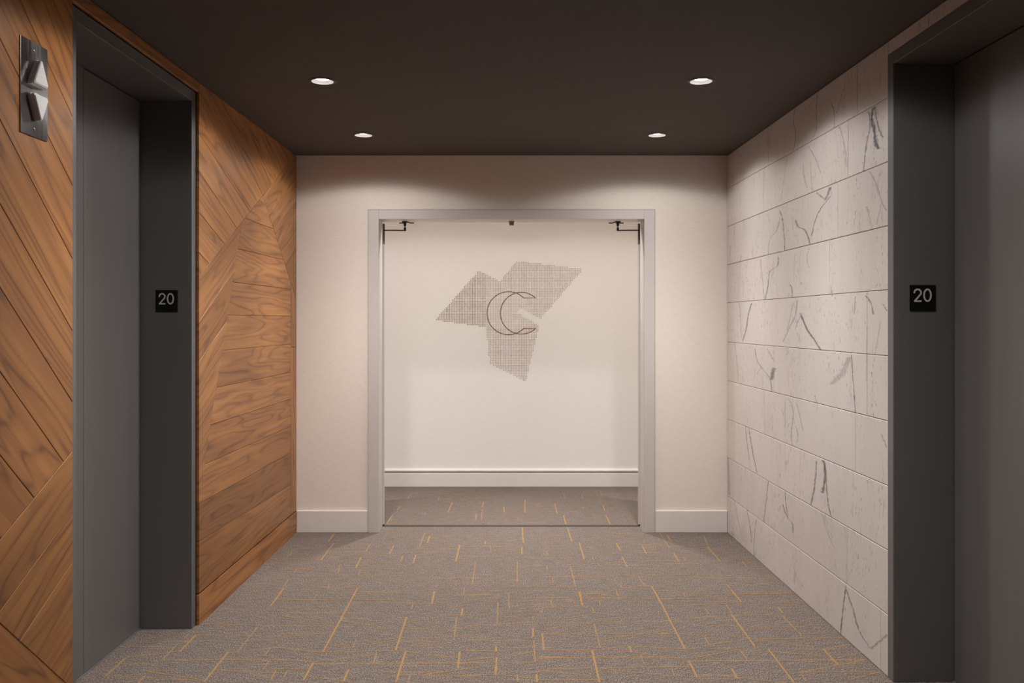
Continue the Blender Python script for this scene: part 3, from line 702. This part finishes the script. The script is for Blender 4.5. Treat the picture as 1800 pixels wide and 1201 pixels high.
# ------------------------------------------------------------------ emblem printed on the corridor wall
OUTL = [[-0.2306,1.8573],[-0.0468,1.7654],[0.1013,1.9441],[0.6731,1.8726],[0.3055,1.4437],[0.1421,1.5336],[0.091,1.5029],[0.2953,1.3855],[0.1778,0.9025],[-0.1336,1.0608],[-0.1663,1.3722],[-0.6054,1.4335]]
def emblem():
    y0 = YC
    root = empty('wall_emblem', Matrix.Translation((0, y0, 0)) @ Matrix.Rotation(math.radians(90), 4, 'X'))   # x stays x, local y = height, local z = towards the room
    tag(root, 'taupe emblem of two linked C outlines over a cross-stitch shape on the corridor wall', 'emblem')
    def inside(x, z):
        c = False
        n = len(OUTL)
        for i in range(n):
            (x1, z1), (x2, z2) = OUTL[i], OUTL[(i + 1) % n]
            if (z1 > z) != (z2 > z) and x < (x2 - x1) * (z - z1) / (z2 - z1) + x1:
                c = not c
        return c
    pitch = 0.0141
    xs = [p[0] for p in OUTL]
    zs = [p[1] for p in OUTL]
    rnd = random.Random(5)
    bms = {'mark': bmesh.new(), 'mark_dense': bmesh.new()}
    split_x = OUTL[-2][0] - 0.01
    z = min(zs)
    while z < max(zs):
        x = min(xs)
        while x < max(xs):
            if inside(x, z):
                dense = x < split_x
                # the middle, where the three shapes overlap, is paler
                mid = abs(x - 0.03) < 0.16 and abs(z - 1.52) < 0.16
                bm = bms['mark_dense' if dense else 'mark']
                w = (0.0046 if dense else (0.0026 if mid else 0.0034)) * rnd.uniform(0.75, 1.25)
                h = (0.0058 if dense else 0.0060) * rnd.uniform(0.85, 1.12)
                for (a, b) in ((h, w / 2), (w / 2, h)):
                    v = [bm.verts.new((x + sx * a, z + sy * b, 0.0004)) for sx, sy in ((-1, -1), (1, -1), (1, 1), (-1, 1))]
                    bm.faces.new(v)
            x += pitch
        z += pitch
    for k, bm in bms.items():
        o = link('cross_stitch_print', bm, k, root)
        o['kind'] = 'stuff'
    # outlines of the two letters
    P = lambda px, py: ((px - 888) / 203.88, 1.418 + (566 - py) / 203.88)
    def arc(cx_, cy_, r, a0, a1, n=56):
        return [P(cx_ + r * math.cos(math.radians(a0 + (a1 - a0) * i / n)), cy_ - r * math.sin(math.radians(a0 + (a1 - a0) * i / n))) for i in range(n + 1)]
    a1 = math.degrees(math.atan2(26.8, 26.6))
    bm = bmesh.new()
    ribbon(bm, arc(893.9, 550.8, 37.8, a1, 360 - a1), 0.0082, 0.0, 0.0009)
    link('letter_outline', bm, 'emblem', root)
    a2 = math.degrees(math.atan2(26.8, 25.0))
    bm = bmesh.new()
    ribbon(bm, [P(920.2, 524.0)] + arc(916.3, 550.8, 36.7, a2, 360 - a2) + [P(920.2, 577.6)], 0.0082, 0.0, 0.0011)
    link('letter_outline', bm, 'emblem', root)
emblem()

# ------------------------------------------------------------------ left wall: walnut veneer planks
L_NEAR, L_FAR = 2.975 - YB, 4.158 - YB
wl = structure(boxes('wall_left', [(-0.30, -0.013, YF - YB, L_NEAR, 0, CEIL + 0.06), (-0.30, -0.013, L_FAR, 0.0, 0, CEIL + 0.06),
                                   (-0.30, -0.013, L_NEAR, L_FAR, 2.489, CEIL + 0.06)], 'gap', mw=LEFT), 'wall clad in diagonal walnut veneer planks')
PLANKS = [[[[-0.0322,2.538],[-1.21,2.538],[-0.4671,2.3204]],-0.3529,0.972],[[[-1.21,2.538],[-1.7119,2.538],[-0.7925,2.1575],[-0.4671,2.3204]],-0.3529,0.99],[[[-1.7119,2.538],[-1.842,2.538],[-1.842,2.2978],[-1.0461,2.0306],[-0.7925,2.1575]],-0.3529,1.048],[[[-1.842,2.2978],[-1.842,2.1223],[-1.278,1.9146],[-1.0461,2.0306]],-0.3529,0.975],[[[-1.842,2.1223],[-1.842,1.9296],[-1.479,1.814],[-1.278,1.9146]],-0.3529,0.981],[[[-1.842,1.9296],[-1.842,1.743],[-1.7081,1.6994],[-1.479,1.814]],-0.3529,0.994],[[[-1.842,1.743],[-1.842,1.6323],[-1.7081,1.6994]],-0.3529,0.93],[[[-0.001,2.3928],[-0.001,2.538],[-0.0322,2.538],[-0.7939,2.1568],[-0.6546,2.0528]],0.4796,0.982],[[[-0.001,2.1783],[-0.001,2.3928],[-0.6546,2.0528],[-0.4735,1.9177]],0.4796,1.001],[[[-0.001,1.9332],[-0.001,2.1783],[-0.4735,1.9177],[-0.2785,1.7722]],0.4796,1.027],[[[-0.001,1.5651],[-0.001,1.9332],[-0.2785,1.7722]],0.4796,0.915],[[[-1.1879,1.9597],[-1.842,1.6323],[-1.842,1.4195],[-1.316,1.6917]],0.4775,0.949],[[[-1.842,1.4195],[-1.842,1.2336],[-1.4457,1.4204],[-1.316,1.6917]],0.4775,0.915],[[[-1.842,1.2336],[-1.842,1.007],[-1.606,1.0853],[-1.4457,1.4204]],0.4775,1.03],[[[-1.842,1.007],[-1.842,0.853],[-1.6967,0.8954],[-1.606,1.0853]],0.4775,1.011],[[[-1.842,0.853],[-1.842,0.5916],[-1.6967,0.8954]],0.4775,0.907],[[[-0.5651,1.986],[-0.7939,2.1568],[-1.1399,1.9837]],-0.0013,1.029],[[[-0.3332,1.813],[-0.5651,1.986],[-1.1399,1.9837],[-1.1879,1.9597],[-1.2607,1.8073]],-0.0013,0.956],[[[-0.1552,1.6323],[-0.1552,1.6801],[-0.3332,1.813],[-1.2607,1.8073],[-1.3471,1.6268]],-0.0013,1.06],[[[-0.1552,1.4554],[-0.1552,1.6323],[-1.3471,1.6268],[-1.4301,1.453]],-0.0013,0.936],[[[-0.1552,1.2723],[-0.1552,1.4554],[-1.4301,1.453],[-1.5157,1.2741]],-0.0013,1.038],[[[-0.1552,1.0856],[-0.1552,1.2723],[-1.5157,1.2741],[-1.6018,1.0939]],-0.0013,0.874],[[[-0.1552,0.9117],[-0.1552,1.0856],[-1.6018,1.0939],[-1.6858,0.9183]],-0.0013,1.002],[[[-0.1552,0.7301],[-0.1552,0.9117],[-1.6858,0.9183],[-1.7708,0.7404]],-0.0013,0.876],[[[-0.1552,0.555],[-0.1552,0.7301],[-1.7708,0.7404],[-1.842,0.5916],[-1.842,0.568]],-0.0013,0.962],[[[-0.1552,0.3479],[-0.1552,0.555],[-1.842,0.568],[-1.842,0.391]],-0.0013,0.748],[[[-1.842,0.149],[-0.1552,0.149],[-0.1552,0.3479],[-1.842,0.391]],-0.0013,0.836],[[[-0.001,1.25],[-0.001,1.5651],[-0.1552,1.6801],[-0.1552,1.25]],1.5708,0.974],[[[-0.1552,0.149],[-0.001,0.149],[-0.001,1.25],[-0.1552,1.25]],1.5708,0.97],[[[-3.025,2.3343],[-3.025,2.538],[-3.2547,2.538]],-0.7256,1.035],[[[-3.025,2.1003],[-3.025,2.3343],[-3.2547,2.538],[-3.5222,2.538]],-0.7256,0.983],[[[-3.025,1.8703],[-3.025,2.1003],[-3.5222,2.538],[-3.7976,2.538]],-0.7256,1.002],[[[-3.025,1.626],[-3.025,1.8703],[-3.7976,2.538],[-4.0499,2.538]],-0.7256,0.98],[[[-3.025,1.3856],[-3.025,1.626],[-4.0499,2.538],[-4.3243,2.538]],-0.7256,1.006],[[[-3.025,1.1481],[-3.025,1.3856],[-4.3243,2.538],[-4.6029,2.538]],-0.7256,0.973],[[[-3.0847,0.9591],[-3.025,0.987],[-3.025,1.1481],[-4.6029,2.538],[-4.8776,2.538]],-0.7256,0.945],[[[-3.2627,0.8759],[-3.0847,0.9591],[-4.8776,2.538],[-5.1,2.538],[-5.1,2.4923]],-0.7256,1.06],[[[-3.4385,0.7938],[-3.2627,0.8759],[-5.1,2.4923],[-5.1,2.2675]],-0.7256,1.059],[[[-3.6133,0.7121],[-3.4385,0.7938],[-5.1,2.2675],[-5.1,2.0307]],-0.7256,1.034],[[[-3.7881,0.6304],[-3.6133,0.7121],[-5.1,2.0307],[-5.1,1.7939]],-0.7256,1.013],[[[-3.963,0.5487],[-3.7881,0.6304],[-5.1,1.7939],[-5.1,1.5572]],-0.7256,0.95],[[[-5.1,0.149],[-4.8182,0.149],[-3.963,0.5487],[-5.1,1.5572]],-0.7256,0.937],[[[-3.025,0.7858],[-3.025,0.987],[-3.623,0.7076],[-3.47,0.5747]],0.4428,0.829],[[[-3.025,0.6168],[-3.025,0.7858],[-3.47,0.5747],[-3.3433,0.4646]],0.4428,0.818],[[[-3.025,0.1883],[-3.025,0.6168],[-3.3433,0.4646]],0.4428,0.853],[[[-3.3252,0.149],[-3.025,0.149],[-3.025,0.1883],[-3.623,0.7076],[-3.8476,0.6026]],-0.7151,0.964],[[[-4.8182,0.149],[-3.3252,0.149],[-3.8476,0.6026]],-0.7151,1.035],[[[-5.1,2.3148],[-5.1,2.538],[-5.3516,2.538]],-0.7256,0.962],[[[-5.1,2.078],[-5.1,2.3148],[-5.3516,2.538],[-5.6186,2.538]],-0.7256,1.053],[[[-5.1,1.8413],[-5.1,2.078],[-5.6186,2.538],[-5.8855,2.538]],-0.7256,1.036],[[[-5.1,1.6045],[-5.1,1.8413],[-5.8855,2.538],[-6.1525,2.538]],-0.7256,0.9],[[[-5.1,1.3677],[-5.1,1.6045],[-6.1525,2.538],[-6.4194,2.538]],-0.7256,0.934],[[[-5.1,1.1309],[-5.1,1.3677],[-6.4194,2.538],[-6.6864,2.538]],-0.7256,1.046],[[[-5.1,0.8942],[-5.1,1.1309],[-6.6864,2.538],[-6.9533,2.538]],-0.7256,0.975],[[[-5.1,0.6574],[-5.1,0.8942],[-6.9533,2.538],[-7.2203,2.538]],-0.7256,1.057],[[[-5.1,0.4206],[-5.1,0.6574],[-7.2203,2.538],[-7.4872,2.538]],-0.7256,0.964],[[[-5.1,0.1839],[-5.1,0.4206],[-7.4872,2.538],[-7.5,2.538],[-7.5,2.3126]],-0.7256,0.912],[[[-5.3276,0.149],[-5.1,0.149],[-5.1,0.1839],[-7.5,2.3126],[-7.5,2.0758]],-0.7256,1.001],[[[-5.5946,0.149],[-5.3276,0.149],[-7.5,2.0758],[-7.5,1.839]],-0.7256,1.025],[[[-5.8615,0.149],[-5.5946,0.149],[-7.5,1.839],[-7.5,1.6023]],-0.7256,0.943],[[[-6.1285,0.149],[-5.8615,0.149],[-7.5,1.6023],[-7.5,1.3655]],-0.7256,0.914],[[[-6.3954,0.149],[-6.1285,0.149],[-7.5,1.3655],[-7.5,1.1287]],-0.7256,0.953],[[[-7.5,0.149],[-6.3954,0.149],[-7.5,1.1287]],-0.7256,1.054],[[[-2.0308,2.491],[-1.842,2.491],[-1.842,2.538],[-2.0684,2.538]],0.02,1.021],[[[-2.501,2.491],[-2.0308,2.491],[-2.0684,2.538],[-2.548,2.538]],0.02,0.919],[[[-3.025,2.491],[-2.501,2.491],[-2.548,2.538],[-3.025,2.538]],0.02,0.939]]
for poly, ang, tone_ in PLANKS:
    poly = [(max(p[0], YF - YB), p[1]) for p in poly]
    cxp = sum(p[0] for p in poly) / len(poly)
    cyp = sum(p[1] for p in poly) / len(poly)
    ca, sa = math.cos(-ang), math.sin(-ang)
    loc = [((x - cxp) * ca - (y - cyp) * sa, (x - cxp) * sa + (y - cyp) * ca) for x, y in poly]
    # drop doubled points
    pts = [p for i, p in enumerate(loc) if math.hypot(p[0] - loc[i - 1][0], p[1] - loc[i - 1][1]) > 1e-4]
    if len(pts) < 3:
        continue
    bm = bmesh.new()
    prism(bm, pts, 0.0, 0.0132, inset=0.0009, bevel=0.0014)
    # local x (grain) -> wall (y,z) at ang ; local z -> wall +x
    g, q = (0, math.cos(ang), math.sin(ang)), (0, -math.sin(ang), math.cos(ang))
    mw = Matrix(((0, 0, 1, -0.0132), (g[1], q[1], 0, cxp), (g[2], q[2], 0, cyp), (0, 0, 0, 1)))
    link('plank', bm, 'wood', wl, mw).color = (tone_, tone_, tone_, 1)
# solid lipping at the ends of the panels beside the lift frame
for u0, u1, nm in ((L_FAR, L_FAR + 0.012, 'lipping'),):
    boxes(nm, [(-0.030, -0.0136, u0, u1, 0.149, 2.538)], 'wood', wl).color = (0.8, 0.8, 0.8, 1)
def wood_base(u0, u1):
    bm = bmesh.new()
    box(bm, -(u1 - u0) / 2, (u1 - u0) / 2, -0.0710, 0.0710, -0.0136, 0.0, 0.0012)
    mw = LEFT @ Matrix(((0, 0, 1, 0.0), (1, 0, 0, (u0 + u1) / 2), (0, 1, 0, 0.0715), (0, 0, 0, 1)))
    o = link('baseboard_left', bm, 'wood', None, mw)
    o.color = (0.9, 0.9, 0.9, 1)
    return o
structure(wood_base(L_FAR, -0.001), 'walnut plinth board under the planks beside the end wall')
structure(wood_base(YF - YB, L_NEAR), 'walnut plinth board under the nearer planks')

# ------------------------------------------------------------------ right wall: marble slabs
R_NEAR, R_FAR = 2.366 - YB, 3.550 - YB
wr = structure(boxes('wall_right', [(0.0105, 0.30, YF - YB, R_NEAR, 0, CEIL + 0.06), (0.0105, 0.30, R_FAR, 0.0, 0, CEIL + 0.06),
                                    (0.0105, 0.30, R_NEAR, R_FAR, 2.483, CEIL + 0.06)], 'grout', mw=RIGHT), 'wall faced with long white marble slabs in running courses')
ROWZ = [0.0, 0.249, 0.506, 0.764, 1.022, 1.282, 1.546, 1.802, 2.058, 2.314, 2.538]      # joints from the floor up
JOINT = [[4.90, 3.62], [5.20, 3.96], [5.80, 4.57], [5.17, 3.87], [4.99, 3.75], [5.62, 3.75], [5.68, 4.17], [5.81, 4.07], [5.19, 3.95], [5.10, 3.85]]
def slab(u0, u1, z0, z1):
    if u1 - u0 < 0.01 or z1 - z0 < 0.01:
        return
    bm = bmesh.new()
    cu, cz = (u0 + u1) / 2, (z0 + z1) / 2
    g = 0.0012
    prism(bm, [(-(u1 - u0) / 2, -(z1 - z0) / 2), ((u1 - u0) / 2, -(z1 - z0) / 2), ((u1 - u0) / 2, (z1 - z0) / 2), (-(u1 - u0) / 2, (z1 - z0) / 2)], 0.0, 0.0105, inset=g, bevel=0.0020)
    mw = Matrix(((0, 0, -1, 0.0108), (-1, 0, 0, cu), (0, 1, 0, cz), (0, 0, 0, 1)))
    own = [t for t in VEINS if z0 - 0.02 < (t[0][0][1] + t[0][-1][1]) / 2 < z1 + 0.02 and max(q[0] for q in t[0]) > u0 + YB - 0.03 and min(q[0] for q in t[0]) < u1 + YB + 0.03]
    key = 'marble'
    if own:
        key = 'marble_%.3f_%.3f' % (cu, cz)
        M[key] = mat_marble(own)
    link('marble_slab', bm, key, wr, mw)
for i in range(10):
    z0, z1 = ROWZ[i], ROWZ[i + 1]
    js = sorted([j - YB for j in JOINT[i]])
    k = js[0]
    more = []
    while k > YF - YB:
        k -= 1.22
        more.append(k)
    if i == 9:
        more = [3.22 - YB, 2.0 - YB, 0.78 - YB, -0.44 - YB]
    cuts = sorted([YF - YB, -0.001] + [c for c in js + more if c > YF - YB + 0.05])
    for a, b in zip(cuts, cuts[1:]):
        if i == 9:          # the top course runs over the lift frame, notched around its head
            if b <= R_NEAR or a >= R_FAR:
                slab(a, b, z0, z1)
            else:
                slab(a, min(b, R_NEAR), z0, z1)
                slab(max(a, R_NEAR), min(b, R_FAR), 2.4835, z1)
                slab(max(a, R_FAR), b, z0, z1)
        else:
            slab(a, min(b, R_NEAR), z0, z1)
            slab(max(a, R_FAR), b, z0, z1)

# ------------------------------------------------------------------ lifts
def lift(name, mw, s, u0, u1, face, top, label):
    """u0..u1 the clear opening along the wall; s=+1: room on +x (left wall), s=-1: room on -x (right wall)"""
    root = structure(empty(name, mw), label)
    def X(a, b):
        return (min(s * a, s * b), max(s * a, s * b))
    fw = 0.049
    d_door = face - 0.239
    boxes('frame_jamb', [(*X(d_door - 0.012, face), u1, u1 + fw, 0, top + fw)], 'steel_paint', root, bev=0.0016)
    boxes('frame_jamb', [(*X(d_door - 0.012, face), u0 - fw, u0, 0, top + fw)], 'steel_paint', root, bev=0.0016)
    boxes('frame_head', [(*X(d_door - 0.012, face), u0, u1, top, top + fw)], 'steel_paint', root, bev=0.0016)
    m = (u0 + u1) / 2
    boxes('door_panel', [(*X(d_door - 0.035, d_door), u0 - 0.045, m - 0.0012, 0.006, top + 0.03)], 'panel_paint', root, bev=0.0012)
    boxes('door_panel', [(*X(d_door - 0.035, d_door), m + 0.0012, u1 - 0.007, 0.006, top - 0.006)], 'panel_paint', root, bev=0.0012)
    boxes('shadow_gap', [(*X(d_door - 0.05, d_door - 0.037), u0 - 0.05, u1 + 0.05, 0.0, top + 0.05)], 'black', root)
    boxes('sill', [(*X(d_door - 0.036, d_door + 0.006), u0, u1, 0.0005, 0.004)], 'sill', root)
    return root
LU0, LU1 = 3.030 - YB, 4.109 - YB
lift('door_1', LEFT, 1, LU0, LU1, -0.016, 2.44, 'charcoal lift doors and frame set into the walnut wall')
RU1 = 3.500 - YB
RU0 = RU1 - 1.079
lift('door_2', RIGHT, -1, RU0, RU1, 0.0015, 2.434, 'charcoal lift doors and frame set into the marble wall')

# floor number plates on the far jambs
def number_plate(mw, label):
    root = empty('floor_number_plate', mw)          # local x right, y up, z towards the viewer
    tag(root, label, 'sign', 'floor number plates')
    bm = bmesh.new()
    box(bm, -0.051, 0.051, -0.051, 0.051, 0.0, 0.003, 0.0006)
    pl = link('plate', bm, 'black', root)
    hgt, w = 0.0525, 0.0062
    y0 = -0.051 + 0.0355
    # 2
    x0 = -0.0345
    r = 0.0131
    cxx, cyy = x0 + 0.0142, y0 + hgt - w / 2 - r
    pts = [(cxx + r * math.cos(math.radians(a)), cyy + r * 1.0 * math.sin(math.radians(a))) for a in range(190, -36, -12)]
    pts += [(x0 + w * 0.62, y0 + w * 0.75), (x0 + w * 0.62, y0 + w / 2), (x0 + 0.0295, y0 + w / 2)]
    bm = bmesh.new()
    ribbon(bm, pts[:-2] + [(x0 + w * 0.35, y0 + w / 2)], w, 0.003, 0.0038)
    ribbon(bm, [(x0, y0 + w / 2), (x0 + 0.0295, y0 + w / 2)], w, 0.003, 0.0039)
    link('numeral_two', bm, 'figure', pl)
    # 0
    bm = bmesh.new()
    rx, ry = 0.0135, hgt / 2 - w / 2
    n = 44
    ring = [(0.0185 + rx * math.cos(2 * math.pi * i / n), y0 + hgt / 2 + ry * math.sin(2 * math.pi * i / n)) for i in range(n)]
    ribbon(bm, ring + [ring[0]], w, 0.003, 0.0038)
    link('numeral_zero', bm, 'figure', pl)
    bm = bmesh.new()                                  # raised dots under the numeral
    for dx, dy in ((6, 0), (6, 1), (6, 2), (4.6, 0), (9, 2), (9, 1), (12.4, 2), (11, 1), (12.4, 1)):
        lathe(bm, [(0.0001, 0.0036), (0.0006, 0.0034), (0.0008, 0.003)], 8, (-0.034 + dx * 0.0023, -0.034 + dy * 0.0023, 0))
    link('raised_dots', bm, 'black', pl)
FACE_CAM = Matrix.Rotation(math.radians(90), 4, 'X')
number_plate(LEFT @ Matrix.Translation((-0.016 - 0.1165, LU1, 1.514)) @ FACE_CAM, 'square black floor plate numbered 20 on the lift jamb beside the wood wall')
number_plate(RIGHT @ Matrix.Translation((0.1135, RU1, 1.512)) @ FACE_CAM, 'square black floor plate numbered 20 on the lift jamb beside the marble wall')

# ------------------------------------------------------------------ hall lantern on the nearer planks
def lantern():
    cu, cv = -3.269, 2.131
    # local x along the wall (away from the camera), y up, z into the room
    root = empty('lift_hall_lantern', LEFT @ Matrix(((0, 0, 1, 0.0), (1, 0, 0, cu), (0, 1, 0, cv), (0, 0, 0, 1))))
    tag(root, 'brushed steel lift lantern plate with frosted up and down arrows on the wood wall', 'lift lantern')
    bm = bmesh.new()
    box(bm, -0.0765, 0.0765, -0.1445, 0.1445, 0.0, 0.004, 0.0008)
    link('faceplate', bm, 'plate', root)
    def arrow(up, yc):
        s = 1 if up else -1
        tri = [(-0.044, yc - s * 0.043), (0.044, yc - s * 0.043), (0.0, yc + s * 0.043)]
        def cut(t, k):          # triangle with clipped tips
            out = []
            for i in range(3):
                p, a, b = Vector(t[i]), Vector(t[i - 1]), Vector(t[(i + 1) % 3])
                out += [tuple(p + (a - p).normalized() * k), tuple(p + (b - p).normalized() * k)]
            return out
        sc = lambda t, k: [((x) * k, yc + (y - yc) * k) for x, y in t]
        bm = bmesh.new()
        base, mid, top = cut(sc(tri, 1.0), 0.006), cut(sc(tri, 0.96), 0.006), cut(sc(tri, 0.86), 0.005)
        rings = [[bm.verts.new((x, y, z)) for x, y in r] for r, z in ((base, 0.0035), (base, 0.014), (mid, 0.0145), (mid, 0.024), (top, 0.0275))]
        n = 6
        for a, b in zip(rings, rings[1:]):
            for i in range(n):
                bm.faces.new((a[i], a[(i + 1) % n], b[(i + 1) % n], b[i]))
        bm.faces.new(rings[-1])
        bm.faces.new(rings[0][::-1])
        o = link('arrow_lens', bm, 'lens', root)
        o['label'] = 'frosted white arrow pointing %s' % ('up' if up else 'down')
    arrow(True, 0.052)
    arrow(False, -0.060)
    for y in (0.118, -0.122):
        bm = bmesh.new()
        lathe(bm, [(0.0045, 0.0038), (0.0045, 0.0052), (0.003, 0.0058), (0.0001, 0.0058)], 16, (-0.002, y, 0))
        link('screw', bm, 'nickel', root, smooth=True)
lantern()
